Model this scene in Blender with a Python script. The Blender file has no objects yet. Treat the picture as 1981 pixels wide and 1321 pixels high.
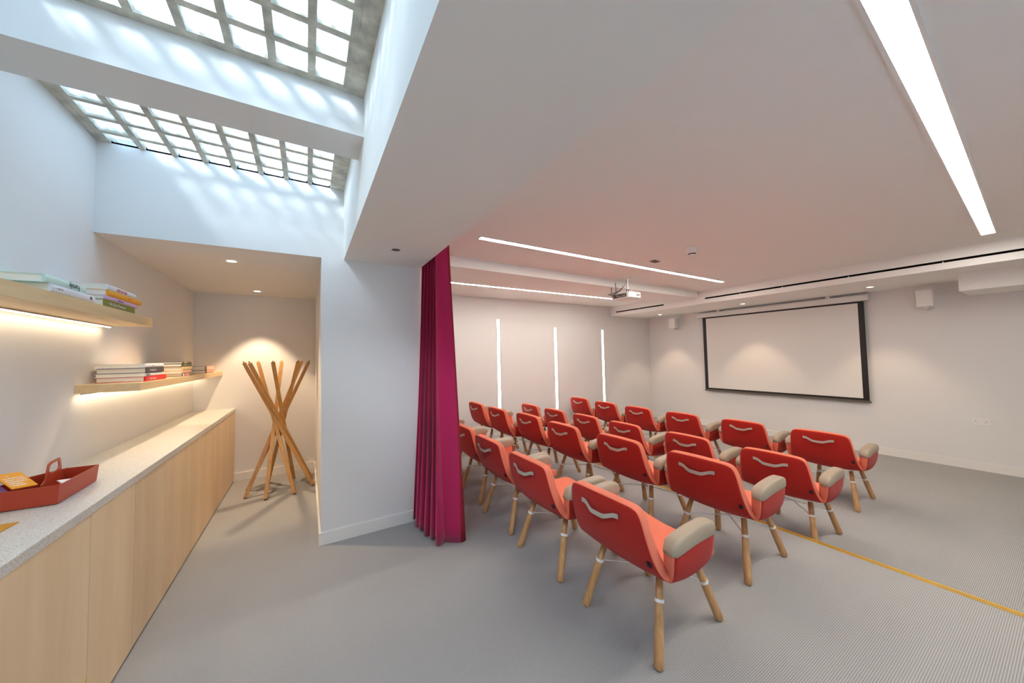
import bpy, bmesh, math, random
from mathutils import Vector, Matrix, Euler
random.seed(7)
sc = bpy.context.scene
COL = sc.collection
PI = math.pi
# ---------------------------------------------------------------- camera
YAW, PITCH, ROLL, FPX, EYE = .5387, .0408, -.0212, 663.71, 1.5
def add_camera():
    s, c = math.sin, math.cos
    f = Vector((s(YAW)*c(PITCH), c(YAW)*c(PITCH), s(PITCH)))
    r = Vector((c(YAW), -s(YAW), 0)); u = r.cross(f)
    r2 = c(ROLL)*r + s(ROLL)*u; u2 = -s(ROLL)*r + c(ROLL)*u
    cam = bpy.data.cameras.new('camera'); o = bpy.data.objects.new('camera', cam); COL.objects.link(o)
    m = Matrix((r2, u2, -f)).transposed().to_4x4(); m.translation = (0, 0, EYE); o.matrix_world = m
    cam.sensor_width = 36; cam.lens = FPX/1981*36; cam.clip_start = .05
    sc.camera = o
add_camera()
# ---------------------------------------------------------------- light and exposure
sc.view_settings.view_transform = 'Standard'; sc.view_settings.look = 'None'
sc.view_settings.gamma = 1; sc.view_settings.use_curve_mapping = False
sc.view_settings.exposure = 0.38
sc.cycles.use_denoising = True
sc.cycles.max_bounces = 10; sc.cycles.diffuse_bounces = 6; sc.cycles.transparent_max_bounces = 8
sc.cycles.sample_clamp_indirect = 6; sc.cycles.caustics_reflective = False; sc.cycles.caustics_refractive = False
SKY = 6.2; SUN = 9.0; LED = 45.0; WARM = (1, .74, .48); NEUT = (1, .935, .85)
w = bpy.data.worlds.new('sky'); sc.world = w; w.use_nodes = True
w.node_tree.nodes['Background'].inputs[0].default_value = (.46, .70, 1, 1)
w.node_tree.nodes['Background'].inputs[1].default_value = SKY
def light(name, kind, loc, energy, color=(1, 1, 1), rot=(0, 0, 0), **k):
    l = bpy.data.lights.new(name, kind); l.energy = energy; l.color = color
    for a, b in k.items(): setattr(l, a, b)
    o = bpy.data.objects.new(name, l); COL.objects.link(o); o.location = loc; o.rotation_euler = rot
    return o
sd = Vector((.8, 1.0, -1.0)).normalized()
s_ = light('sun', 'SUN', (0, 0, 6), SUN, (.80, .91, 1), angle=math.radians(16))
s_.rotation_euler = sd.to_track_quat('-Z', 'Y').to_euler()
def portal(x0, x1, y0, y1, z):
    o = light('sky_portal', 'AREA', ((x0+x1)/2, (y0+y1)/2, z), 1, shape='RECTANGLE', size=x1-x0, size_y=y1-y0)
    o.data.cycles.is_portal = True
portal(-1.19, .27, 2.28, 3.30, 3.16); portal(-1.19, .27, .45, 2.02, 3.16); portal(-1.19, .27, -1.4, .25, 3.16)
def downlight_lamp(loc, e, size=100, blend=.45, col=WARM):
    return light('downlight_lamp', 'SPOT', loc, e, col, spot_size=math.radians(size), spot_blend=blend, shadow_soft_size=.03)

# ---------------------------------------------------------------- materials
def srgb(r, g, b):
    f = lambda v: (v/255/12.92) if v/255 <= .04045 else ((v/255+.055)/1.055)**2.4
    return (f(r), f(g), f(b), 1)
def mat(name, col, rough=.6, metal=0, spec=.5, bump=None, var=None, emit=None, sheen=0):
    m = bpy.data.materials.new(name); m.use_nodes = True; n = m.node_tree.nodes; L = m.node_tree.links
    b = n['Principled BSDF']
    b.inputs['Base Color'].default_value = col; b.inputs['Roughness'].default_value = rough
    b.inputs['Metallic'].default_value = metal; b.inputs['Specular IOR Level'].default_value = spec
    if sheen: b.inputs['Sheen Weight'].default_value = sheen
    tc = n.new('ShaderNodeTexCoord')
    if var:                                   # (scale, amount) soft colour variation
        no = n.new('ShaderNodeTexNoise'); no.inputs['Scale'].default_value = var[0]; no.inputs['Detail'].default_value = 4
        L.new(tc.outputs['Object'], no.inputs['Vector'])
        mp = n.new('ShaderNodeMapRange'); mp.inputs[1].default_value = .3; mp.inputs[2].default_value = .7
        mp.inputs[3].default_value = 1-var[1]; mp.inputs[4].default_value = 1+var[1]
        L.new(no.outputs[0], mp.inputs[0])
        mx = n.new('ShaderNodeVectorMath'); mx.operation = 'SCALE'; mx.inputs[0].default_value = col[:3]
        L.new(mp.outputs[0], mx.inputs['Scale']); L.new(mx.outputs[0], b.inputs['Base Color'])
    if bump:                                  # (scale, strength, distance)
        no = n.new('ShaderNodeTexNoise'); no.inputs['Scale'].default_value = bump[0]; no.inputs['Detail'].default_value = 3
        L.new(tc.outputs['Object'], no.inputs['Vector'])
        bp = n.new('ShaderNodeBump'); bp.inputs['Strength'].default_value = bump[1]; bp.inputs['Distance'].default_value = bump[2]
        L.new(no.outputs[0], bp.inputs['Height']); L.new(bp.outputs[0], b.inputs['Normal'])
    if emit:
        b.inputs['Emission Color'].default_value = (*emit[0], 1); b.inputs['Emission Strength'].default_value = emit[1]
    return m
def wood(name, c1, c2, axis=2, scale=6, rough=.45, fine=6):
    m = bpy.data.materials.new(name); m.use_nodes = True; n = m.node_tree.nodes; L = m.node_tree.links; b = n['Principled BSDF']
    tc = n.new('ShaderNodeTexCoord'); mp = n.new('ShaderNodeMapping'); s = [scale*fine]*3; s[axis] = scale*.35
    mp.inputs['Scale'].default_value = s; L.new(tc.outputs['Object'], mp.inputs['Vector'])
    no = n.new('ShaderNodeTexNoise'); no.inputs['Scale'].default_value = 1; no.inputs['Detail'].default_value = 6
    no.inputs['Distortion'].default_value = .6; L.new(mp.outputs[0], no.inputs['Vector'])
    mp2 = n.new('ShaderNodeMapping'); s2 = [scale*.9]*3; s2[axis] = scale*.12; mp2.inputs['Scale'].default_value = s2
    L.new(tc.outputs['Object'], mp2.inputs['Vector'])
    no2 = n.new('ShaderNodeTexNoise'); no2.inputs['Scale'].default_value = 1; no2.inputs['Detail'].default_value = 3; L.new(mp2.outputs[0], no2.inputs['Vector'])
    ad = n.new('ShaderNodeMath'); ad.operation = 'ADD'; L.new(no.outputs[0], ad.inputs[0]); L.new(no2.outputs[0], ad.inputs[1])
    cr = n.new('ShaderNodeMapRange'); cr.inputs[1].default_value = .7; cr.inputs[2].default_value = 1.3; L.new(ad.outputs[0], cr.inputs[0])
    mx = n.new('ShaderNodeMix'); mx.data_type = 'RGBA'; mx.inputs[6].default_value = c1; mx.inputs[7].default_value = c2
    L.new(cr.outputs[0], mx.inputs[0]); L.new(mx.outputs[2], b.inputs['Base Color']); b.inputs['Roughness'].default_value = rough
    return m
def carpet_mat():
    m = bpy.data.materials.new('ribbed_carpet'); m.use_nodes = True; n = m.node_tree.nodes; L = m.node_tree.links; b = n['Principled BSDF']
    tc = n.new('ShaderNodeTexCoord')
    wv = n.new('ShaderNodeTexWave'); wv.bands_direction = 'Y'; wv.inputs['Scale'].default_value = 38; wv.inputs['Distortion'].default_value = .25
    wv.inputs['Detail Scale'].default_value = 4; L.new(tc.outputs['Object'], wv.inputs['Vector'])
    w2 = n.new('ShaderNodeTexWave'); w2.bands_direction = 'X'; w2.inputs['Scale'].default_value = 38; w2.inputs['Distortion'].default_value = .6
    L.new(tc.outputs['Object'], w2.inputs['Vector'])
    no = n.new('ShaderNodeTexNoise'); no.inputs['Scale'].default_value = 230; no.inputs['Detail'].default_value = 2; L.new(tc.outputs['Object'], no.inputs['Vector'])
    big = n.new('ShaderNodeTexNoise'); big.inputs['Scale'].default_value = 1.6; L.new(tc.outputs['Object'], big.inputs['Vector'])
    def math_(op, a, bb):
        q = n.new('ShaderNodeMath'); q.operation = op
        for i, v in enumerate((a, bb)):
            if isinstance(v, (int, float)): q.inputs[i].default_value = v
            else: L.new(v, q.inputs[i])
        return q.outputs[0]
    t = math_('ADD', math_('MULTIPLY', wv.outputs['Fac'], .5), math_('MULTIPLY', w2.outputs['Fac'], .15))
    t = math_('ADD', t, math_('MULTIPLY', no.outputs[0], .55)); t = math_('ADD', t, math_('MULTIPLY', big.outputs[0], .12))
    mx = n.new('ShaderNodeMix'); mx.data_type = 'RGBA'; mx.inputs[6].default_value = srgb(98, 97, 95); mx.inputs[7].default_value = srgb(184, 183, 181)
    L.new(t, mx.inputs[0]); L.new(mx.outputs[2], b.inputs['Base Color']); b.inputs['Roughness'].default_value = .95; b.inputs['Specular IOR Level'].default_value = .1
    bp = n.new('ShaderNodeBump'); bp.inputs['Strength'].default_value = .35; bp.inputs['Distance'].default_value = .003
    L.new(t, bp.inputs['Height']); L.new(bp.outputs[0], b.inputs['Normal'])
    return m
def speckle_mat():
    m = mat('speckled_stone', srgb(196, 192, 184), .35); n = m.node_tree.nodes; L = m.node_tree.links; b = n['Principled BSDF']
    tc = n.new('ShaderNodeTexCoord'); v = n.new('ShaderNodeTexVoronoi'); v.inputs['Scale'].default_value = 480; L.new(tc.outputs['Object'], v.inputs['Vector'])
    cr = n.new('ShaderNodeValToRGB'); cr.color_ramp.elements[0].position = .0; cr.color_ramp.elements[0].color = srgb(150, 144, 134)
    cr.color_ramp.elements[1].position = .25; cr.color_ramp.elements[1].color = srgb(198, 194, 186)
    e = cr.color_ramp.elements.new(.8); e.color = srgb(218, 215, 208)
    sp = n.new('ShaderNodeSeparateColor'); L.new(v.outputs['Color'], sp.inputs[0]); L.new(sp.outputs[0], cr.inputs[0]); L.new(cr.outputs[0], b.inputs['Base Color'])
    return m
def glass_mat():
    m = bpy.data.materials.new('glass_block'); m.use_nodes = True; n = m.node_tree.nodes; L = m.node_tree.links
    for q in list(n): n.remove(q)
    out = n.new('ShaderNodeOutputMaterial'); tr = n.new('ShaderNodeBsdfTransparent'); tl = n.new('ShaderNodeBsdfTranslucent')
    gl = n.new('ShaderNodeBsdfGlossy'); gl.inputs['Roughness'].default_value = .15
    tr.inputs[0].default_value = (.96, .98, 1, 1)
    tc = n.new('ShaderNodeTexCoord'); no = n.new('ShaderNodeTexNoise'); no.inputs['Scale'].default_value = 9; L.new(tc.outputs['Object'], no.inputs['Vector'])
    cr = n.new('ShaderNodeValToRGB'); cr.color_ramp.elements[0].position = .35; cr.color_ramp.elements[0].color = (.62, .60, .52, 1)
    cr.color_ramp.elements[1].position = .6; cr.color_ramp.elements[1].color = (.98, 1, .98, 1)
    mp = n.new('ShaderNodeMapping'); mp.inputs['Scale'].default_value = (5, 1.6, 5); L.new(tc.outputs['Object'], mp.inputs[0]); L.new(mp.outputs[0], no.inputs['Vector'])
    L.new(no.outputs[0], cr.inputs[0]); L.new(cr.outputs[0], tl.inputs[0])
    c2 = n.new('ShaderNodeValToRGB'); c2.color_ramp.elements[0].position = .36; c2.color_ramp.elements[0].color = (.26, .25, .21, 1)
    c2.color_ramp.elements[1].position = .58; c2.color_ramp.elements[1].color = (.96, .98, 1, 1); L.new(no.outputs[0], c2.inputs[0]); L.new(c2.outputs[0], tr.inputs[0])
    a = n.new('ShaderNodeMixShader'); a.inputs[0].default_value = .62; L.new(tl.outputs[0], a.inputs[1]); L.new(tr.outputs[0], a.inputs[2])
    c = n.new('ShaderNodeMixShader'); c.inputs[0].default_value = .06; L.new(a.outputs[0], c.inputs[1]); L.new(gl.outputs[0], c.inputs[2])
    L.new(c.outputs[0], out.inputs[0])
    return m
M = dict(
    wall=mat('wall_paint', srgb(226, 224, 222), .85, spec=.2, bump=(160, .08, .002)),
    ceil=mat('ceiling_paint', srgb(238, 237, 233), .85, spec=.2, bump=(160, .06, .002)),
    base=mat('skirting_paint', srgb(232, 229, 224), .45),
    carpet=carpet_mat(), stone=speckle_mat(), glass=glass_mat(),
    concrete=mat('raw_concrete', srgb(196, 190, 176), .9, bump=(60, .6, .006), var=(14, .28)),
    birch=wood('birch_veneer', srgb(216, 186, 146), srgb(232, 206, 168), 2, 3, .45, 3),
    shelfwood=wood('maple_shelf', srgb(208, 178, 134), srgb(226, 200, 156), 1, 5),
    oak=wood('oak_leg', srgb(172, 122, 76), srgb(206, 160, 108), 2, 9, .4),
    standwood=wood('oak_stand', srgb(172, 122, 62), srgb(206, 156, 90), 2, 6, .4),
    coral=mat('coral_fabric', srgb(226, 124, 98), .9, spec=.15, bump=(700, .35, .001), var=(500, .07), sheen=.05),
    red=mat('red_shell_fabric', srgb(174, 36, 27), .8, spec=.2, bump=(700, .3, .001), sheen=.1),
    pad=mat('taupe_leather', srgb(166, 149, 128), .5, bump=(300, .12, .001)),
    strap=mat('grey_leather_strap', srgb(178, 170, 158), .5),
    white=mat('white_plastic', srgb(232, 230, 226), .4), whitemetal=mat('white_metal', srgb(236, 234, 230), .35),
    black=mat('black_plastic', srgb(22, 22, 24), .5), gap=mat('slot_black_gap_shade', srgb(12, 11, 10), .9, spec=0),
    screen=mat('projection_fabric', srgb(228, 225, 220), .95, spec=.1),
    grey=mat('grey_rubber', srgb(96, 88, 80), .7), brass=mat('brushed_brass', srgb(238, 192, 84), .3, metal=.55),
    chrome=mat('steel', srgb(200, 200, 205), .3, metal=1), terracotta=mat('brick_red_plastic', srgb(176, 62, 36), .4),
    velvet=mat('crimson_curtain', srgb(176, 38, 86), .95, spec=.1, sheen=.3), hem=mat('curtain_hem', srgb(140, 44, 52), .95, spec=.1),
    pages=mat('book_pages', srgb(236, 230, 216), .9), paper=mat('paper', srgb(240, 240, 240), .8),
    led=mat('led_diffuser', srgb(255, 255, 255), .5, emit=(NEUT, LED)), ledwall=mat('led_wall_diffuser', srgb(255, 255, 255), .5, emit=((1, .96, .9), 12)),
    ledwarm=mat('warm_led', srgb(255, 240, 220), .5, emit=((1, .80, .54), 17)), spot=mat('warm_lamp_glow', srgb(255, 240, 220), .5, emit=((1, .80, .60), 12)),
)
# ---------------------------------------------------------------- mesh helpers
def finish(name, bm, m, parent=None, smooth=False, loc=None):
    me = bpy.data.meshes.new(name); bmesh.ops.recalc_face_normals(bm, faces=bm.faces); bm.to_mesh(me); bm.free()
    ms = m if isinstance(m, (list, tuple)) else [m]
    for q in ms: me.materials.append(M[q] if isinstance(q, str) else q)
    if smooth: me.shade_smooth()
    o = bpy.data.objects.new(name, me); COL.objects.link(o)
    if parent: o.parent = parent
    if loc: o.location = loc
    return o
def tag(o, label=None, cat=None, group=None, kind=None):
    if label: o['label'] = label
    if cat: o['category'] = cat
    if group: o['group'] = group
    if kind: o['kind'] = kind
    return o
def thing(name, label, cat, loc=(0, 0, 0), rotz=0, group=None):
    o = bpy.data.objects.new(name, None); COL.objects.link(o); o.location = loc; o.rotation_euler = (0, 0, rotz); o.empty_display_size = .1
    return tag(o, label, cat, group)
def box(bm, x0, x1, y0, y1, z0, z1, mi=0):
    v = [bm.verts.new(p) for p in ((x0, y0, z0), (x1, y0, z0), (x1, y1, z0), (x0, y1, z0), (x0, y0, z1), (x1, y0, z1), (x1, y1, z1), (x0, y1, z1))]
    for f in ((0, 3, 2, 1), (4, 5, 6, 7), (0, 1, 5, 4), (1, 2, 6, 5), (2, 3, 7, 6), (3, 0, 4, 7)):
        bm.faces.new([v[i] for i in f]).material_index = mi
def prism(bm, pts, z0, z1, mi=0):
    a = [bm.verts.new((x, y, z0)) for x, y in pts]; b = [bm.verts.new((x, y, z1)) for x, y in pts]; n = len(pts)
    bm.faces.new(a[::-1]).material_index = mi; bm.faces.new(b).material_index = mi
    for i in range(n): bm.faces.new((a[i], a[(i+1) % n], b[(i+1) % n], b[i])).material_index = mi
def tube(bm, pts, rad, seg=10, mi=0, square=False):
    pts = [Vector(p) for p in pts]; rings = []
    rads = rad if isinstance(rad, (list, tuple)) else [rad]*len(pts)
    t0 = (pts[1]-pts[0]).normalized(); ref = Vector((0, 1, 0)) if abs(t0.y) < .9 else Vector((1, 0, 0))
    for i, p in enumerate(pts):
        t = (pts[min(i+1, len(pts)-1)]-pts[max(i-1, 0)]).normalized()
        u = t.cross(ref).normalized(); v = t.cross(u).normalized()
        if square: rings.append([bm.verts.new(p+rads[i]*(a*u+b*v)) for a, b in ((1, 1), (-1, 1), (-1, -1), (1, -1))])
        else: rings.append([bm.verts.new(p+rads[i]*(math.cos(2*PI*k/seg)*u+math.sin(2*PI*k/seg)*v)) for k in range(seg)])
    n = len(rings[0])
    for a, b in zip(rings, rings[1:]):
        for k in range(n): bm.faces.new((a[k], a[(k+1) % n], b[(k+1) % n], b[k])).material_index = mi
    bm.faces.new(rings[0][::-1]).material_index = mi; bm.faces.new(rings[-1]).material_index = mi
def bxo(name, dims, m, parent=None, bev=0, **k):
    bm = bmesh.new(); box(bm, *dims); o = finish(name, bm, m, parent, **k)
    if bev: bevel(o, bev)
    return o
def bevel(o, wdt, seg=2):
    b = o.modifiers.new('bevel', 'BEVEL'); b.width = wdt; b.segments = seg; b.limit_method = 'ANGLE'
def disc(bm, c, r, h, seg=28, mi=0, r2=None):
    r2 = r if r2 is None else r2
    a = [bm.verts.new((c[0]+r*math.cos(2*PI*k/seg), c[1]+r*math.sin(2*PI*k/seg), c[2])) for k in range(seg)]
    b = [bm.verts.new((c[0]+r2*math.cos(2*PI*k/seg), c[1]+r2*math.sin(2*PI*k/seg), c[2]+h)) for k in range(seg)]
    bm.faces.new(a[::-1]).material_index = mi; bm.faces.new(b).material_index = mi
    for k in range(seg): bm.faces.new((a[k], a[(k+1) % seg], b[(k+1) % seg], b[k])).material_index = mi
def text(body, size, m, parent, loc, rot, sx=1.0, align='LEFT', name='title', bold=0):
    c = bpy.data.curves.new(name, 'FONT'); c.body = body; c.size = size; c.extrude = .0002; c.align_x = align; c.align_y = 'CENTER'; c.offset = bold
    c.materials.append(M[m] if isinstance(m, str) else m)
    q = bpy.data.objects.new(name, c); COL.objects.link(q); me = bpy.data.meshes.new_from_object(q); bpy.data.objects.remove(q)
    o = bpy.data.objects.new(name, me); COL.objects.link(o); o.parent = parent; o.location = loc; o.rotation_euler = rot; o.scale = (sx, 1, 1)
    return o
def struct(name, dims_list, m):
    bm = bmesh.new()
    for d in dims_list: box(bm, *d)
    return tag(finish(name, bm, m), kind='structure')
# ---------------------------------------------------------------- the shell
XL, XR, YA, YB, YBK, YF = -1.188, 7.61, 5.568, 5.81, -2.6, 3.253
XC0, XC1, HEAD, SK, CEIL, SOF = .10, .93, 2.355, 2.96, 2.61, 2.378
LOW = -.14
struct('floor', [(XL-.2, 3.43, YBK-.2, 6.0, -.35, 0), (3.43, XR+.2, YBK-.2, 6.0, -.35, LOW)], 'carpet')
struct('wall_left', [(XL-.16, XL, YBK-.2, 6.0, -.1, 3.3)], 'wall')
struct('wall_right', [(XR, XR+.16, YBK-.2, 6.0, LOW-.1, 3.3)], 'wall')
struct('wall_back', [(XC1, XR, YB, YB+.16, LOW-.1, 3.3)], 'wall')
struct('wall_alcove', [(XL, XC0, YA, YA+.16, 0, HEAD)], 'wall')
WX0, WX1, WZ0, WZ1 = -.2, 2.2, 1.0, 2.1
struct('wall_front', [(XL-.16, WX0, YBK-.16, YBK, LOW-.1, 3.3), (WX1, XR+.16, YBK-.16, YBK, LOW-.1, 3.3), (WX0, WX1, YBK-.16, YBK, LOW-.1, WZ0), (WX0, WX1, YBK-.16, YBK, WZ1, 3.3)], 'wall')
struct('added_fill_window', [(WX0, WX1, YBK-.09, YBK-.08, WZ0, WZ1)], 'glass')  # unseen window behind the camera, added to bring fill daylight into the foreground
pw = light('sky_portal', 'AREA', ((WX0+WX1)/2, YBK-.2, (WZ0+WZ1)/2), 1, rot=(PI/2, 0, 0), shape='RECTANGLE', size=WX1-WX0, size_y=WZ1-WZ0); pw.data.cycles.is_portal = True
struct('wall_partition', [(XC0, XC1, YF, 5.97, -.02, HEAD)], 'wall')
struct('wall_header', [(XL, XC1, YF, 5.97, HEAD, 3.12)], 'wall')
struct('ceiling_bulkhead', [(.27, XC1, YBK, YF, HEAD, 3.2)], 'ceil')
struct('ceiling', [(XC1, XR, YBK, 5.9, CEIL, 3.2)], 'ceil')
struct('ceiling_soffit', [(6.25, XR, YBK, YB, SOF, CEIL)], 'ceil')
struct('ceiling_box', [(6.83, XR, YBK, .769, 2.168, SOF)], 'ceil')
bm = bmesh.new(); prism(bm, [(XC1, 3.525), (6.25, 3.675), (6.25, 4.33), (XC1, 4.25)], 2.496, CEIL); tag(finish('ceiling_beam', bm, 'ceil'), kind='structure')
struct('ceiling_crossbeam', [(XL, .27, 2.02, 2.278, 2.738, 3.12)], 'wall')
struct('ceiling_crossbeam', [(XL, .27, .25, .50, 2.738, 3.12)], 'wall')
struct('ceiling_crossbeam', [(XL, .27, YBK, -1.4, 2.738, 3.12)], 'wall')
# pavement lights: a concrete grid with glass blocks set into it
def rooflight(name, y0, y1, ylines):
    xs = [.18-.1645*k for k in range(9)][::-1]; rib = .017
    bm = bmesh.new(); zt = SK+.045
    box(bm, XL, xs[0]-rib, y0, y1, SK, zt); box(bm, xs[-1]+rib, .27, y0, y1, SK, zt)
    for x in xs: box(bm, x-rib, x+rib, y0, y1, SK+.003, zt)
    ys = sorted(ylines)
    for xa, xb in zip(xs, xs[1:]):
        for i, y in enumerate(ys):
            a, b = (y0 if i == 0 and y-rib > y0 else max(y0, y-rib)), (y1 if i == len(ys)-1 and y+rib < y1 else min(y1, y+rib))
            box(bm, xa+rib, xb-rib, a, b, SK+.003, zt)
    o = tag(finish(name, bm, 'concrete'), kind='structure')
    g = bmesh.new()
    for xa, xb in zip(xs, xs[1:]):
        for ya, yb in zip(ys, ys[1:]):
            X0, X1, Y0, Y1 = xa+rib, xb-rib, max(ya+rib, y0), min(yb-rib, y1)
            i = .010; z0, z1 = SK+.010, SK+.03
            v = [g.verts.new(p) for p in ((X0, Y0, z1), (X1, Y0, z1), (X1, Y1, z1), (X0, Y1, z1), (X0+i, Y0+i, z0), (X1-i, Y0+i, z0), (X1-i, Y1-i, z0), (X0+i, Y1-i, z0))]
            g.faces.new(v[4:]);
            for k in range(4): g.faces.new((v[k], v[(k+1) % 4], v[4+(k+1) % 4], v[4+k]))
    finish('glass_blocks', g, 'glass', o)
rooflight('window_1', 2.278, YF, [3.275-.1615*k for k in range(7)])
rooflight('window_2', .5, 2.02, [1.988-.163*k for k in range(10)])
rooflight('window_3', -1.4, .25, [.23-.163*k for k in range(10)])
# skirting boards
struct('baseboard_right', [(XR-.015, XR, YBK, YB-.015, LOW, LOW+.112)], 'base')
struct('baseboard_back', [(3.43, XR, YB-.015, YB, LOW, LOW+.112), (XC1, 3.43, YB-.015, YB, 0, .1)], 'base')
struct('baseboard_alcove', [(-.79, XC0-.015, YA-.015, YA, 0, .095)], 'base')
struct('baseboard_partition', [(XC0-.015, XC1, YF-.015, YF, 0, .098), (XC0-.015, XC0, YF, YA-.015, 0, .098)], 'base')
# brass edging of the floor step
t = thing('brass_step_edging', 'long grooved brass strip along the carpet step, running under the chairs', 'trim', (3.43, 1.6, 0))
bm = bmesh.new(); prism(bm, [(-.040+.0, -4.0), (-.024, -4.0), (-.024, 4.1), (-.040, 4.1)], 0, .004); prism(bm, [(-.018, -4.0), (0, -4.0), (0, 4.1), (-.018, 4.1)], 0, .004)
box(bm, 0, .004, -4.0, 4.1, -.05, .004); finish('brass_strip', bm, 'brass', t)
bxo('groove', (-.024, -.018, -4.0, 4.1, 0, .002), 'grey', t)
# ---------------------------------------------------------------- lights of the room
def ceiling_line(label, pa, pb, wd, group='recessed linear ceiling lights'):
    a, b = Vector((*pa, CEIL)), Vector((*pb, CEIL)); d = (b-a); L_ = d.length; ang = math.atan2(d.y, d.x)
    t = thing('linear_ceiling_light', label, 'ceiling light', (a+b)/2, ang, group)
    bxo('diffuser', (-L_/2, L_/2, -wd/2, wd/2, -.005, 0), 'led', t)
    bm = bmesh.new(); f = .014
    box(bm, -L_/2-.02, L_/2+.01, -wd/2-f, -wd/2, -.005, 0); box(bm, -L_/2-.02, L_/2+.01, wd/2, wd/2+f, -.005, 0)
    box(bm, -L_/2-.02, -L_/2, -wd/2, wd/2, -.005, 0); box(bm, L_/2, L_/2+.01, -wd/2, wd/2, -.005, 0); finish('frame', bm, 'whitemetal', t)
ceiling_line('bright wide linear light nearest the camera, running off the top right of the ceiling', (1.33, .27), (5.80, .45), .082)
ceiling_line('linear ceiling light in front of the dropped beam, beside the projector', (1.39, 2.865), (5.73, 2.955), .055)
ceiling_line('linear ceiling light behind the dropped beam, partly hidden by the projector', (1.55, 4.808), (5.35, 4.90), .05)
for nm, x, zt, lab in (('a', 3.165, 2.20, 'vertical wall light strip nearest the curtain, tallest of the three'), ('b', 4.55, 2.065, 'middle vertical light strip on the back wall'), ('c', 5.94, 2.05, 'vertical wall light strip nearest the room corner')):
    t = thing('wall_light', lab, 'wall light', (x, YB, .35), 0, 'vertical light strips on the back wall')
    bxo('diffuser', (-.027, .027, -.006, 0, 0, zt-.35), 'ledwall', t)
    bm = bmesh.new(); h = zt-.35
    box(bm, -.034, -.027, -.007, 0, -.01, h+.01); box(bm, .027, .034, -.007, 0, -.01, h+.01); box(bm, -.027, .027, -.007, 0, h, h+.01); box(bm, -.027, .027, -.007, 0, -.01, 0); finish('frame', bm, 'whitemetal', t)
def downlight(x, y, z, label, lit=True, e=60, size=100, group='small round downlights', blend=.45):
    t = thing('downlight', label, 'downlight', (x, y, z), 0, group)
    bm = bmesh.new(); n = 28
    for (ra, rb, za, zb) in ((.050, .052, -.004, 0), (.034, .050, -.002, -.004), (.034, .030, -.002, .0)):
        A = [bm.verts.new((ra*math.cos(2*PI*k/n), ra*math.sin(2*PI*k/n), za)) for k in range(n)]; B = [bm.verts.new((rb*math.cos(2*PI*k/n), rb*math.sin(2*PI*k/n), zb)) for k in range(n)]
        for k in range(n): bm.faces.new((A[k], A[(k+1) % n], B[(k+1) % n], B[k]))
    finish('rim', bm, 'whitemetal', t)
    bm = bmesh.new(); disc(bm, (0, 0, -.0015), .034, .001); finish('lamp', bm, 'spot' if lit else 'grey', t)
    if lit: downlight_lamp((x, y, z-.02), e, size, blend)
downlight(-.556, 3.704, HEAD, 'lit downlight in the alcove ceiling nearer the beam', e=62, size=96, blend=.7)
downlight(-.53, 5.19, HEAD, 'lit downlight in the alcove ceiling above the coat stand', e=80, size=72, blend=.35)
downlight(.601, 2.764, HEAD, 'unlit downlight in the low ceiling beside the curtain', lit=False)
downlight(7.05, 5.06, SOF, 'lit soffit downlight nearest the room corner, left of the projection screen', e=30, size=76)
downlight(7.03, 3.277, SOF, 'lit soffit downlight above the left part of the projection screen', e=30, size=76)
downlight(6.98, 1.565, SOF, 'lit soffit downlight above the right end of the projection screen', e=30, size=76)
# ---------------------------------------------------------------- left-hand joinery
xf = -.783; ztop = .906; zun = .868
o = bxo('countertop', (XL, xf+.004, -1.6, YA, zun, ztop), 'stone', bev=.002); tag(o, 'long speckled pale stone worktop over the birch cupboards', 'worktop')
edges = [-.42, .45, 1.317, 2.192, 3.07, 3.95, 4.84, YA-.004]
labs = {1.317: 'birch cupboard at the bottom left corner, nearest with a single wide plain door', 2.192: 'birch cupboard below the red tray, with two doors', 3.07: 'birch cupboard in the middle of the run, just past the red tray', 3.95: 'birch cupboard below the lower wall shelf, second from the far end', 4.84: 'narrow birch cupboard at the far end of the run against the alcove wall', .45: 'birch cupboard at the near end, mostly out of frame'}
for a, b in zip(edges[1:], edges[2:]):
    if b < 1.4: continue
    t = thing('cupboard', labs[a], 'cupboard', (XL, a, 0), 0, 'birch cupboards under the worktop')
    bxo('body', (.002, xf-XL-.02, .001, b-a-.001, .012, zun-.001), 'gap', t)  # near-black body: the shade of the door gaps is put into its colour
    n = 1 if (a == 1.317 or a == 4.84) else 2
    for k in range(n):
        y0, y1 = (b-a)*k/n, (b-a)*(k+1)/n
        bxo('door', (xf-XL-.019, xf-XL, y0+.002, y1-.002, .014, zun-.003), 'birch', t, bev=.0008)
    bxo('plinth', (.01, xf-XL-.012, 0.001, b-a-.001, 0, .012), 'gap', t)
    if a == 1.317:
        bm = bmesh.new(); prism(bm, [(0, 0), (.045, 0), (.045, .07)], 0, .002); p = finish('finger_plate', bm, 'brass', t); p['label'] = 'small triangular brass plate'
        p.rotation_euler = (PI/2, 0, PI/2); p.location = (xf-XL, b-a-.05, .135)
def shelf(label, y0, y1, xfr, z0, z1):
    t = thing('wall_shelf', label, 'shelf', (XL, y0, z0), 0, 'thick maple wall shelves')
    bxo('board', (0, xfr-XL, 0, y1-y0, 0, z1-z0), 'shelfwood', t, bev=.0012)
    bxo('light_channel', (.024, .054, .0, y1-y0-.01, -.008, 0), 'chrome', t)
    s = bxo('light_strip', (.032, .047, .0, y1-y0-.012, -.011, -.008), 'ledwarm', t)
shelf('upper thick maple wall shelf with a warm light strip underneath', .55, 3.392, -.944, 1.757, 1.817)
shelf('lower thick maple wall shelf over the worktop in the alcove', 3.097, YA, -.91, 1.327, 1.378)
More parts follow.
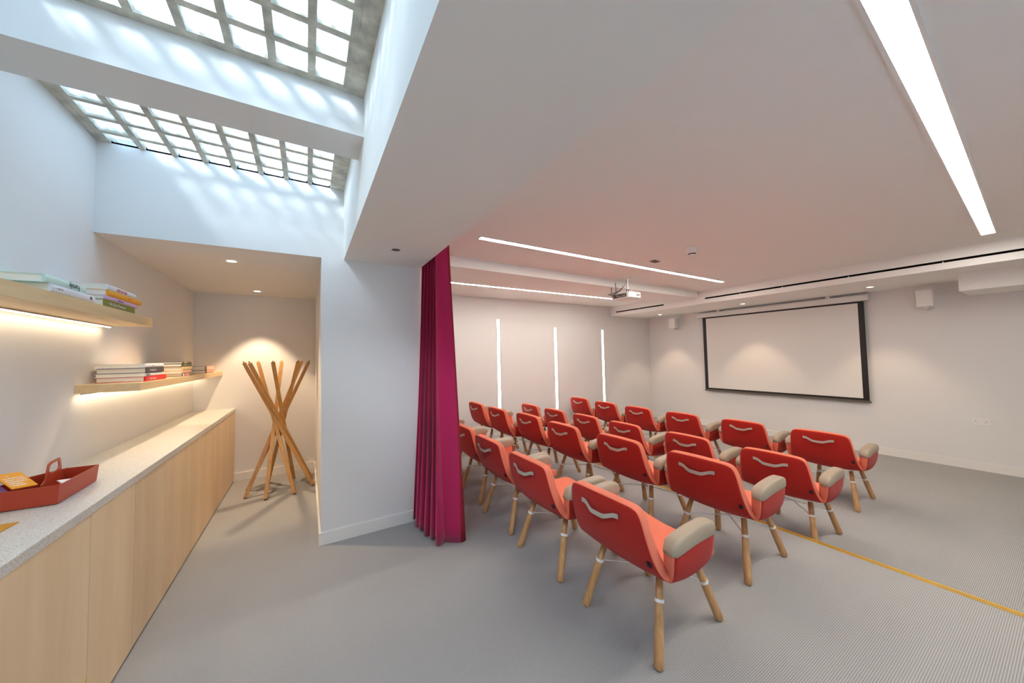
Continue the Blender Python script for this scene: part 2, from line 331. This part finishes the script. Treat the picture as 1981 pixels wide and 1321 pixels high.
# books
def book(y0, y1, z0, z1, cover, label, xs=-.95, depth=.23, title=None, tcol='paper', tsize=.6, off=.05, flip=False, sx=1.0, group=None, spine_round=True, extra=None, bold=0):
    h = z1-z0-.0004; Ld = y1-y0
    cm = cover if isinstance(cover, bpy.types.Material) else M[cover]
    t = thing('book', label, 'book', (xs, y0, z0), 0, group)
    bm = bmesh.new(); th = min(.0028, h*.12); n = 6; prof = []
    r = h*.22 if spine_round else 0
    outer = [(-depth, 0)] + [(-r+r*math.sin(PI*k/n), h/2-h/2*math.cos(PI*k/n)) for k in range(n+1)] + [(-depth, h)] if spine_round else [(-depth, 0), (0, 0), (0, h), (-depth, h)]
    inner = [(-depth, h-th), (-r-th-.001, h-th), (-r-th-.001, th), (-depth, th)]
    prof = outer+inner
    a = [bm.verts.new((x, 0, z)) for x, z in prof]; b = [bm.verts.new((x, Ld, z)) for x, z in prof]; m_ = len(prof)
    bm.faces.new(a); bm.faces.new(b[::-1])
    for i in range(m_): bm.faces.new((a[i], b[i], b[(i+1) % m_], a[(i+1) % m_]))
    finish('cover', bm, cm, t)
    bxo('pages', (-depth+.004, -r-th-.0012, .003, Ld-.003, th, h-th), 'pages', t)
    if title:
        rot = (PI/2, 0, PI/2) if not flip else (PI/2, PI, PI/2)
        text(title, h*tsize, tcol, t, (.0006, off if not flip else Ld-off, h/2), rot, sx, bold=bold)
    if extra:
        for (ya, yb, za, zb, mm) in extra: bxo('spine_panel', (-.0004, .0007, ya, yb, za*h, zb*h), mm, t)
    return t
def cm(name, r, g, b): M[name] = mat(name, srgb(r, g, b), .45); return name
for n_, c_ in dict(mint=(196, 224, 214), offwhite=(226, 226, 230), marigold=(236, 160, 24), lilac=(214, 176, 206), olive=(128, 128, 44), ink=(58, 50, 62), scarlet=(214, 26, 26), cream=(222, 196, 140), peach=(226, 176, 146), slate=(120, 112, 108), forest=(66, 74, 44), redink=(196, 30, 40), blueink=(70, 70, 120), darktext=(50, 60, 60), orangeink=(200, 110, 10), pinkdot=(226, 150, 130), violet=(84, 40, 110), mustard=(200, 142, 34), sagespine=(150, 150, 110)).items(): cm(n_, *c_)
g1 = 'books on the upper wall shelf'
book(2.258, 2.607, 1.817, 1.8505, 'offwhite', 'white hardback at the bottom of the nearer stack on the upper shelf', xs=-.938, title='a  Still  Life', tcol='slate', tsize=.32, off=.03, group=g1, extra=[(.30, .318, .3, .75, 'slate')])
book(2.232, 2.543, 1.8505, 1.886, 'mint', 'pale mint hardback on top of the nearer stack on the upper shelf', xs=-.945, title='Family', tcol='darktext', tsize=1.0, off=.06, flip=True, group=g1)
book(2.722, 3.112, 1.817, 1.855, 'olive', 'olive green book at the bottom of the farther upper shelf stack', xs=-.948, title='\u2014 The Tale of Tomorrow', tcol='offwhite', tsize=.62, off=.035, group=g1, spine_round=False, sx=.9)
book(2.735, 3.155, 1.855, 1.8795, 'lilac', 'lilac pink book between the olive and orange ones', xs=-.946, title='Small Spaces', tcol='blueink', tsize=.6, off=.14, group=g1)
book(2.758, 3.20, 1.8795, 1.9125, 'marigold', 'orange yellow hardback second from the top of its stack', xs=-.944, title='A New Craft', tcol='orangeink', tsize=.3, off=.24, group=g1)
book(2.765, 3.133, 1.9125, 1.9445, 'offwhite', 'white book with red lettering topmost of the upper shelf stack', xs=-.948, title="Let's Go Out", tcol='redink', tsize=.8, off=.10, group=g1, sx=.95, bold=.0004)
g2 = 'books on the lower wall shelf'
zb = 1.3785
book(3.25, 3.645, zb, 1.4115, 'scarlet', 'bright red book at the bottom of the nearest lower shelf stack', xs=-.93, title='\u2014 Cultural Canvas', tcol='offwhite', tsize=.55, off=.04, group=g2)
book(3.245, 3.56, 1.4115, 1.4355, 'offwhite', 'thin white book between the red and the dark one', xs=-.932, group=g2, extra=[(.02, .08, .2, .7, 'slate')])
book(3.25, 3.585, 1.4355, 1.4705, 'ink', 'dark plum book with pale lettering, second from the top of its stack', xs=-.93, title='\u2014 The Body  etc.', tcol='offwhite', tsize=.6, off=.04, group=g2, spine_round=False)
book(3.232, 3.583, 1.4705, 1.4975, 'offwhite', 'cream white book topmost of the nearest lower shelf stack', xs=-.93, group=g2, title='Milk', tcol='redink', tsize=.4, off=.13)
book(4.055, 4.33, zb, 1.404, 'slate', 'grey book with pink panel at the bottom of the middle stack', xs=-.93, group=g2, extra=[(.06, .18, .1, .9, 'pinkdot'), (0, .03, .1, .9, 'offwhite')])
book(4.04, 4.31, 1.404, 1.431, 'peach', 'peach coloured book second from the bottom of the middle stack', xs=-.93, group=g2)
book(4.05, 4.33, 1.431, 1.464, 'cream', 'yellowish cream book in the middle stack on the lower shelf', xs=-.93, group=g2)
book(4.045, 4.32, 1.464, 1.491, 'forest', 'dark green book second from the top of the middle stack', xs=-.93, group=g2, extra=[(.03, .1, .3, .8, 'olive')])
book(4.05, 4.30, 1.491, 1.507, 'forest', 'thin dark green book topmost of the middle stack on the lower shelf', xs=-.93, group=g2, extra=[(.03, .12, .2, .8, 'peach')])
book(4.87, 5.22, zb, 1.412, 'slate', 'grey book with pink dotted spine at the bottom of the farthest stack', xs=-.93, depth=.17, group=g2, extra=[(.0, .34, .25, .95, 'pinkdot')])
book(4.87, 5.20, 1.412, 1.456, 'slate', 'grey box-like book with peach spine topmost of the farthest stack', xs=-.93, depth=.17, group=g2, extra=[(.0, .33, .05, .95, 'peach')])
# ---------------------------------------------------------------- tray and papers on the worktop
t = thing('carrying_tray', 'brick red plastic tray with an upright handle on the worktop', 'tray', (0, 0, ztop))
P = [(-.907, 2.275), (-.914, 2.622), (-1.03, 2.628), (-1.10, 2.52), (-1.172, 2.29)]
def inset(P, d):
    n = len(P); out = []
    for i in range(n):
        p0, p1, p2 = Vector(P[i-1]), Vector(P[i]), Vector(P[(i+1) % n]); a = (p1-p0).normalized(); b = (p2-p1).normalized()
        na, nb = Vector((-a.y, a.x)), Vector((-b.y, b.x)); m_ = (na+nb).normalized(); out.append(p1+m_*d/max(.3, m_.dot(na)))
    return [tuple(q) for q in out]
bm = bmesh.new(); Pi = inset(P, .004); hh = .082
Pb = inset(P, .006)
A = [bm.verts.new((x, y, .003)) for x, y in Pb]; B = [bm.verts.new((x, y, hh)) for x, y in P]; C_ = [bm.verts.new((x, y, hh)) for x, y in Pi]; D = [bm.verts.new((x, y, .008)) for x, y in inset(P, .009)]
bm.faces.new(A[::-1]); bm.faces.new(D)
for i in range(5):
    j = (i+1) % 5
    bm.faces.new((A[i], A[j], B[j], B[i])); bm.faces.new((B[i], B[j], C_[j], C_[i])); bm.faces.new((C_[i], C_[j], D[j], D[i]))
finish('tray_body', bm, 'terracotta', t)
# handle plate with a grip hole, standing along the tray
bm = bmesh.new(); ya, yb = 2.375, 2.615
def xh(y): return -1.0-(y-2.375)*.12
out = [(ya, .006), (yb, .006), (yb, .075), (yb-.03, .082), (yb-.045, .13), (yb-.052, .147), (yb-.07, .152), (ya+.085, .152), (ya+.062, .144), (ya+.052, .125), (ya+.035, .08), (ya, .07)]
hole = [(ya+.075, .105), (ya+.09, .098), (yb-.085, .098), (yb-.068, .105), (yb-.063, .12), (yb-.07, .135), (yb-.085, .14), (ya+.10, .14), (ya+.082, .135), (ya+.072, .12)]
for dx in (-.002, .002):
    vo = [bm.verts.new((xh(y)+dx, y, z)) for y, z in out]; vh = [bm.verts.new((xh(y)+dx, y, z)) for y, z in hole]
    eo = [bm.edges.new((vo[i], vo[(i+1) % len(vo)])) for i in range(len(vo))]; eh = [bm.edges.new((vh[i], vh[(i+1) % len(vh)])) for i in range(len(vh))]
    bmesh.ops.triangle_fill(bm, edges=eo+eh, use_beauty=True)
    if dx < 0: v1, h1 = vo, vh
for i in range(len(out)): j = (i+1) % len(out); bm.faces.new((v1[i], v1[j], vo[j], vo[i]))
for i in range(len(hole)): j = (i+1) % len(hole); bm.faces.new((h1[i], h1[j], vh[j], vh[i]))
finish('handle', bm, 'terracotta', t)
bxo('divider', (-.998, -.915, 2.395, 2.398, .006, .062), 'terracotta', t)
bxo('divider', (-1.09, -1.03, 2.56, 2.563, .006, .066), 'terracotta', t)
def lean(name, label, cat, org, u, v):              # a card lying in the plane of u (its width) and v (its height)
    c = thing(name, label, cat); u = Vector(u).normalized(); v = Vector(v); v = (v-u*v.dot(u)).normalized(); w_ = u.cross(v)
    m = Matrix((u, v, w_)).transposed().to_4x4(); m.translation = org; c.matrix_world = m; return c
c = lean('leaflet', 'yellow leaflet with pale lettering leaning in the red tray', 'leaflet', (-1.074, 2.363, .975), (.048, .060, -.007), (-.086, .077, .052))
bxo('card', (0, .074, 0, .125, 0, .004), 'marigold', c)
for i, q in enumerate(['WONDERFULLY', 'BRIGHT, SOCIAL', 'WORKSPACE &', 'INSPIRING', 'TOGETHER']): text(q, .0105, 'paper', c, (.008, .082-.015*i, .0043), (0, 0, 0), .78, name='lettering', bold=.0003)
text('hello', .008, 'paper', c, (.02, .102, .0043), (0, 0, 0), .8, name='lettering')
c = lean('notebook', 'black and purple booklet with white edge in the tray, left of the yellow leaflet', 'notebook', (-1.116, 2.318, .958), (.048, .060, -.007), (-.086, .077, .052))
bxo('cover', (0, .054, 0, .06, -.014, .010), 'black', c); bxo('pages', (.001, .0545, -.0005, .0595, .0105, .0135), 'paper', c); bxo('purple_cover', (0, .054, 0, .06, .0135, .0155), 'violet', c)
o = bxo('folded_paper', (-.03, .03, -.03, .035, 0, .004), 'paper', loc=(-.955, 2.47, ztop+.05)); o.rotation_euler = (.05, .12, .6); tag(o, 'small folded white paper in the right compartment of the tray', 'paper')
c = thing('brochure', 'mustard yellow brochure lying on the worktop at the left edge', 'brochure', (-1.06, 2.0, ztop+.0005)); c.rotation_euler = (0, 0, -.02)
bxo('cover', (-.12, .12, -.11, .11, 0, .004), 'mustard', c)
bxo('printed_line', (0, .06, .03, .036, .004, .0043), 'ink', c)
# ---------------------------------------------------------------- coat stand
t = thing('coat_stand', 'wooden coat stand of eight crossed square sticks in the alcove', 'coat stand', (-.262, 4.93, 0))
for k in range(8):
    a = math.radians(25+45*k); b = a+math.radians(196); rb, rt = .345, .32
    p = Vector((rb*math.cos(a), rb*math.sin(a), .012)); q = Vector((rt*math.cos(b)-.038, rt*math.sin(b), 1.478))
    bm = bmesh.new(); d = (q-p).normalized(); tube(bm, [p, q], .0185, square=True)
    tube(bm, [q+d*.0+Vector((0, 0, 0)), q+d*.022], .007, seg=6)
    s = finish('stick', bm, 'standwood', t); bevel(s, .002)
    bm = bmesh.new(); tube(bm, [p-d*.012, p], .014, seg=8); finish('foot', bm, 'grey', s)
# ---------------------------------------------------------------- curtain
t = thing('curtain', 'crimson floor-length curtain gathered at the end of the partition', 'curtain', (1.0, 3.0, 0))
bm = bmesh.new(); NU, NV = 150, 24; folds = 5.5; rows = []
for j in range(NV+1):
    v = j/NV; zz = .015+(2.60-.015)*v; e = (1-v)**1.2; row = []
    for i in range(NU+1):
        u = i/NU; ph = 2*PI*folds*u
        yc = 3.215-(.40+.06*e)*u; xc = 1.0-.065*e*(1-u)
        amp = .050+.085*e*(.6+.4*u)
        x = xc-amp*math.cos(ph+.5*math.sin(3*v))*(1+.15*math.sin(5.1*u+2*v)); y = yc+.028*math.sin(2*ph)*(.5+e)-.07*e*u
        if x < XC1+.01 and y > YF-.03: y = YF-.03
        row.append(bm.verts.new((x-1.0, y-3.0, zz+(.012*math.sin(ph*.5+1) if j == 0 else 0))))
    rows.append(row)
for j in range(NV):
    for i in range(NU):
        f = bm.faces.new((rows[j][i], rows[j][i+1], rows[j+1][i+1], rows[j+1][i])); f.material_index = 1 if i > NU-5 else 0
o = finish('drape', bm, ['velvet', 'hem'], t, smooth=True); so = o.modifiers.new('solid', 'SOLIDIFY'); so.thickness = .004
bxo('curtain_rail', (-.09, .11, -.35, .24, 2.598, 2.61), 'whitemetal', t)
# ---------------------------------------------------------------- projection screen, speakers, socket, grilles, sensors
t = thing('projection_screen', 'pulled-down white projection screen with black border on the right wall', 'projection screen', (7.55, 3.07, .64))
y0, y1 = 1.775-3.07, 4.35-3.07
h = bxo('housing', (-.07, .055, 1.712-3.07, 4.455-3.07, 1.605, 1.698), 'white', t, bev=.004)
bxo('bracket', (-.03, .058, -.9, -.84, 1.698, 1.738), 'whitemetal', t); bxo('bracket', (-.03, .058, .9, .96, 1.698, 1.738), 'whitemetal', t)
bxo('black_border', (-.002, .0, y0, y1, .03, 1.61), 'black', t); bxo('viewing_surface', (-.004, -.002, y0+.072, y1-.072, .068, 1.578), 'screen', t)
bxo('bottom_bar', (-.012, .012, y0-.015, y1+.01, 0, .032), 'grey', t, bev=.003)
def speaker(y, label):
    t = thing('wall_speaker', label, 'speaker', (7.36, y, 2.06), 0, 'white wall speakers')
    bm = bmesh.new(); prism(bm, [(0, -.078), (0, .078), (.03, .084), (.12, .07), (.16, .05), (.16, -.05), (.12, -.07), (.03, -.084)], 0, .232); finish('cabinet', bm, 'white', t)
    b = bxo('grille', (-.006, 0, -.070, .070, .008, .224), 'whitemetal', t, bev=.003)
    bm = bmesh.new(); disc(bm, (.08, 0, -.02), .02, .02); finish('bracket_knob', bm, 'white', t); bxo('wall_bracket', (.06, .25, -.02, .02, -.028, -.02), 'white', t)
speaker(1.125, 'white box speaker on the right wall, right of the projection screen'); speaker(4.98, 'white box speaker near the room corner, left of the projection screen')
t = thing('power_socket', 'white double power socket low on the right wall', 'socket', (XR, .758, .497))
bxo('plate', (-.009, 0, -.073, .073, -.045, .045), 'white', t, bev=.003)
for s in (-1, 1):
    bm = bmesh.new(); c0 = s*.042; box(bm, -.0098, -.009, c0-.003, c0+.003, .008, .018); box(bm, -.0098, -.009, c0-.014, c0-.008, -.012, -.007); box(bm, -.0098, -.009, c0+.008, c0+.014, -.012, -.007); finish('outlet', bm, 'black', t)
    bxo('rocker_switch', (-.012, -.009, s*.014-.006, s*.014+.006, .012, .03), 'white', t)
def grille(ya, yb, label, seps):
    t = thing('air_grille', label, 'air grille', (6.25, ya, 2.468), 0, 'black slot air grilles')
    bm = bmesh.new(); box(bm, -.003, 0, 0, yb-ya, -.013, .013); finish('slot', bm, 'gap', t)
    bm = bmesh.new(); box(bm, -.004, 0, -.004, yb-ya+.004, .013, .016); box(bm, -.004, 0, -.004, yb-ya+.004, -.016, -.013); finish('frame', bm, 'whitemetal', t)
    for s in seps: bxo('spacer', (-.004, -.003, s-ya-.004, s-ya+.004, -.013, .0), 'whitemetal', t)
grille(4.388, 5.645, 'short black slot grille in the soffit near the room corner', [5.0])
grille(-2.5, 3.54, 'long black slot grille along the soffit above the screen', [2.95, 2.35, 1.6, .8, .1])
t = thing('smoke_detector', 'round white smoke detector on the ceiling right of the projector', 'smoke detector', (3.55, 2.13, CEIL))
bm = bmesh.new(); disc(bm, (0, 0, -.022), .062, .022, r2=.066); disc(bm, (0, 0, -.058), .045, .036, r2=.055); finish('housing', bm, 'white', t)
bm = bmesh.new(); disc(bm, (0, 0, -.066), .030, .008, r2=.040); finish('sensor_ring', bm, 'black', t); bm = bmesh.new(); disc(bm, (0, 0, -.074), .022, .009, r2=.03); finish('sensor_cap', bm, 'white', t)
t = thing('ceiling_sensor', 'small flat grey rectangular sensor plate on the ceiling', 'sensor', (3.62, 2.64, CEIL), .15)
bxo('plate', (-.075, .075, -.045, .045, -.006, 0), 'white', t); bxo('recess', (-.068, .068, -.038, .038, -.0075, -.006), 'grey', t)
# projector
t = thing('projector', 'white ceiling projector with tangled black cables and antennas', 'projector', (4.11, 3.51, 2.31))
b = bxo('case', (-.13, .13, -.16, .16, 0, .082), 'white', t, bev=.006)
bm = bmesh.new()
for k in range(7): box(bm, .035+.011*k, .041+.011*k, -.1615, -.16, .025, .060)
finish('side_vent', bm, 'grey', t)
bxo('connector_panel', (-.1325, -.13, -.12, .12, .012, .066), 'grey', t)
bm = bmesh.new(); disc(bm, (0, 0, 0), .03, .03); q = finish('lens', bm, 'black', t); q.rotation_euler = (0, PI/2, 0); q.location = (.12, .07, .04)
bm = bmesh.new(); disc(bm, (-.03, -.06, .292), .055, .008); tube(bm, [(-.03, -.06, .295), (-.03, -.06, .12)], .014); tube(bm, [(-.09, -.10, .085), (-.03, -.06, .13), (.05, .02, .085)], .007, seg=6); tube(bm, [(-.08, .04, .085), (-.03, -.06, .13), (.05, -.12, .085)], .007, seg=6); finish('ceiling_mount', bm, 'whitemetal', t)
bm = bmesh.new(); disc(bm, (-.03, -.06, .10), .022, .03); finish('mount_knuckle', bm, 'black', t)
for (yy, hgt) in ((.145, .15), (.06, .16)):
    bm = bmesh.new(); tube(bm, [(-.14, yy, .05), (-.145, yy, .08), (-.15, yy+.004, .08+hgt)], .005, seg=8); finish('antenna', bm, 'black', t)
for k in range(6):
    bm = bmesh.new(); pts = [Vector((-.04+.006*k, -.05+.004*k, .28)), Vector((-.06, -.03, .20)), Vector((-.11, .0+.01*k, .12)), Vector((-.17-.01*k, .04+.02*k, .07)), Vector((-.19, -.02+.03*k, .02+.01*k)), Vector((-.16, -.08+.035*k, .025)), Vector((-.13, -.09+.035*k, .04))]
    fine = []
    for a in range(len(pts)-1):
        p0, p1, p2, p3 = pts[max(a-1, 0)], pts[a], pts[a+1], pts[min(a+2, len(pts)-1)]
        for s in range(5):
            u = s/5; fine.append(.5*((2*p1)+(p2-p0)*u+(2*p0-5*p1+4*p2-p3)*u*u+(3*p1-p0-3*p2+p3)*u**3))
    fine.append(pts[-1]); tube(bm, fine, .004, seg=6); finish('cable', bm, 'black' if k % 3 else 'chrome', t, smooth=True)
# ---------------------------------------------------------------- the armchairs
def chair_shell():
    R = [(-.088, .772, .232), (-.075, .69, .250), (-.048, .58, .260), (-.012, .48, .275), (.045, .412, .283), (.15, .385, .280), (.27, .380, .278), (.37, .388, .270), (.455, .396, .262), (.52, .388, .250)]
    arm = {4: [(.035, .298, .452), (.020, .308, .520), (.022, .311, .590)], 5: [(.13, .300, .425), (.125, .313, .50), (.125, .315, .60)],
           6: [(.25, .300, .430), (.25, .315, .51), (.25, .317, .61)], 7: [(.355, .294, .455), (.35, .310, .53), (.345, .314, .61)]}
    V = {}
    for r, (x, z, hw) in enumerate(R):
        for c in range(-3, 4):
            q = (c/3)**2
            zz = z+(.030*q if r >= 5 else .0)+(.012*q if r == 4 else 0); xx = x+(.020*q if r <= 3 else .01*q if r == 4 else 0)
            if r == 0: zz += -.012*q
            V[(r, c)] = Vector((xx, hw*c/3, zz))
    for r, cs in arm.items():
        for k, (x, y, z) in enumerate(cs):
            V[(r, 4+k)] = Vector((x, y, z)); V[(r, -4-k)] = Vector((x, -y, z))
    cells = [(r, c) for r in range(9) for c in range(-6, 6) if all((r+a, c+b) in V for a in (0, 1) for b in (0, 1))]
    N = {k: Vector() for k in V}
    for r, c in cells:
        ks = [(r, c), (r, c+1), (r+1, c+1), (r+1, c)]; n = (V[ks[2]]-V[ks[0]]).cross(V[ks[3]]-V[ks[1]]).normalized()
        for k in ks: N[k] += n
    up = N[(6, 0)].z > 0; T = .031
    bm = bmesh.new(); I, O = {}, {}
    for k, p in V.items():
        n = N[k].normalized()*(1 if up else -1); tt = T*(.75 if k[0] in (0, 9) else 1)
        I[k] = bm.verts.new(p+n*tt); O[k] = bm.verts.new(p-n*tt)
    ec = {}
    for r, c in cells:
        ks = [(r, c), (r, c+1), (r+1, c+1), (r+1, c)]
        bm.faces.new([I[k] for k in ks]).material_index = 0; bm.faces.new([O[k] for k in ks[::-1]]).material_index = 1
        for a, b in zip(ks, ks[1:]+ks[:1]): ec[frozenset((a, b))] = ec.get(frozenset((a, b)), []) + [(a, b)]
    for e, l in ec.items():
        if len(l) == 1: a, b = l[0]; bm.faces.new((I[a], O[a], O[b], I[b])).material_index = 0
    cl = bm.edges.layers.float.new('crease_edge')
    for e, l in ec.items():
        if len(l) == 1:
            a, b = l[0]; ed = bm.edges.get((O[a], O[b]))
            if ed: ed[cl] = .9
            ed = bm.edges.get((I[a], I[b]))
            if ed: ed[cl] = .55
    return bm
def pad_mesh(s):
    bm = bmesh.new(); rings = []; n = 20; NS = 14
    for i in range(NS+1):
        u = i/NS; x = .012+.358*u; a = 2*u-1; e = max(0, 1-abs(a)**7)**(1/2.2) if abs(a) < 1 else .0; e = max(e, .25)
        hw, hh_ = .039*(.75+.25*e)*(1 if 0<i<NS else .8), .043*e; zc = .578+.028*u+.010*math.sin(PI*u)-(1-e)*.014
        ring = []
        for k in range(n):
            th = 2*PI*k/n; cx_, sz = math.cos(th), math.sin(th)
            px = math.copysign(abs(cx_)**.5, cx_)*hw; pz = math.copysign(abs(sz)**.55, sz)*hh_
            ring.append(bm.verts.new((x, s*.312+px, zc+pz)))
        rings.append(ring)
    for a, b in zip(rings, rings[1:]):
        for k in range(n): bm.faces.new((a[k], a[(k+1) % n], b[(k+1) % n], b[k]))
    bm.faces.new(rings[0]); bm.faces.new(rings[-1])
    return bm
FEET = {('r', 1): ((0, .25), (.115, .185, .365), .265), ('r', -1): ((0, -.25), (.115, -.185, .365), .265), ('f', 1): ((.555, .235), (.43, .165, .365), .215), ('f', -1): ((.555, -.235), (.43, -.165, .365), .215)}
def make_chair():
    t = thing('armchair', 'x', 'armchair')
    o = finish('seat_shell', chair_shell(), ['coral', 'red'], t, smooth=True); s = o.modifiers.new('sub', 'SUBSURF'); s.levels = 2; s.render_levels = 2
    o['label'] = 'coral padded inside with dark red back and underside'
    for s in (1, -1):
        p = finish('armrest', pad_mesh(s), 'pad', t, smooth=True); p['label'] = 'taupe leather pad'
    # leather carrying strap on the back
    bm = bmesh.new(); N_ = 16; prev = None
    for i in range(N_+1):
        u = i/N_; y = .128-.256*u; a = min(1, max(0, min(u, 1-u)-.07)/.30); a = a*a*(3-2*a); z = .692-.020*a-.006*math.sin(PI*u); x = -.110-.022*a+(.692-z)*.20
        v = [bm.verts.new((x+dx, y, z+dz)) for dx, dz in ((-.003, -.011), (-.003, .011), (.002, .011), (.002, -.011))]
        if prev:
            for k in range(4): bm.faces.new((prev[k], prev[(k+1) % 4], v[(k+1) % 4], v[k]))
        else: bm.faces.new(v)
        prev = v
    bm.faces.new(prev[::-1]); finish('carrying_strap', bm, 'strap', t, smooth=False)
    o = bxo('fabric_tag', (-.0035, .003, -.011, .011, -.012, .012), 'black', t, loc=(-.0385, -.248, .498)); o.rotation_euler = (0, -.35, .1)
    cols = {}
    for k, (f, top, zc) in FEET.items():
        a = Vector((f[0], f[1], 0)); b = Vector(top); pts = [a.lerp(b, u) for u in (0, .012, .035, .1, .5, 1)]
        bm = bmesh.new(); tube(bm, pts, [.012, .0185, .0225, .0235, .0215, .0165], seg=16); l = finish('leg', bm, 'oak', t, smooth=True)
        u = zc/top[2]; c0 = a.lerp(b, u-.018); c1 = a.lerp(b, u+.018); cols[k] = a.lerp(b, u)
        bm = bmesh.new(); tube(bm, [c0, c1], .0232, seg=16); finish('collar', bm, 'whitemetal', l)
    bm = bmesh.new()
    for p, q in ((('r', 1), ('f', -1)), (('r', -1), ('f', 1))):
        mid = (cols[p]+cols[q])/2+Vector((0, 0, .035)); tube(bm, [cols[p], mid, cols[q]], .0035, seg=6)
    o = finish('wire_brace', bm, 'whitemetal', t); o['label'] = 'thin white crossed wires'
    return t
def dup(root, loc, rz):
    r = root.copy(); COL.objects.link(r); r.location = loc; r.rotation_euler = (0, 0, rz)
    for ch in list(root.children):
        c = ch.copy(); COL.objects.link(c); c.parent = r
        for g in ch.children: d = g.copy(); COL.objects.link(d); d.parent = c
    return r
ROWS = [
 (0, 'rearmost row', [(1.43, 1.355, 0), (1.435, 2.10, .0), (1.465, 2.79, 0), (1.505, 3.46, 0), (1.50, 4.15, 0)]),
 (0, 'second row from the back', [(2.43, 1.43, 0), (2.42, 2.15, 0), (2.395, 2.89, 0), (2.43, 3.61, 0), (2.37, 4.30, 0), (2.375, 5.01, 0)]),
 (LOW, 'third row from the back', [(3.50, 1.43, 0), (3.51, 2.21, 0), (3.485, 3.02, 0), (3.49, 3.73, 0), (3.47, 4.42, 0), (3.47, 5.12, 0)]),
 (LOW, 'row nearest the screen', [(4.74, 1.50, 0), (4.735, 2.25, 0), (4.68, 3.02, 0), (4.66, 3.77, 0), (4.69, 4.50, 0), (4.76, 5.27, 0)])]
ORD = ['first from the right', 'second from the right', 'third from the right', 'fourth from the right', 'fifth from the right', 'leftmost']
chair0 = make_chair(); first = True
for ri, (z, rn, lst) in enumerate(ROWS):
    for k, (x, y, rz) in enumerate(lst):
        if first: o = chair0; o.location = (x, y, z); first = False
        else: o = dup(chair0, (x, y, z), rz)
        lab = 'red armchair, %s of the %s' % (ORD[k], rn)
        if ri == 0: lab += {0: ', in full view', 3: ', partly behind curtain', 4: ', hidden by curtain'}.get(k, '')
        o['label'] = lab; o['group'] = 'red armchairs in rows facing the screen'
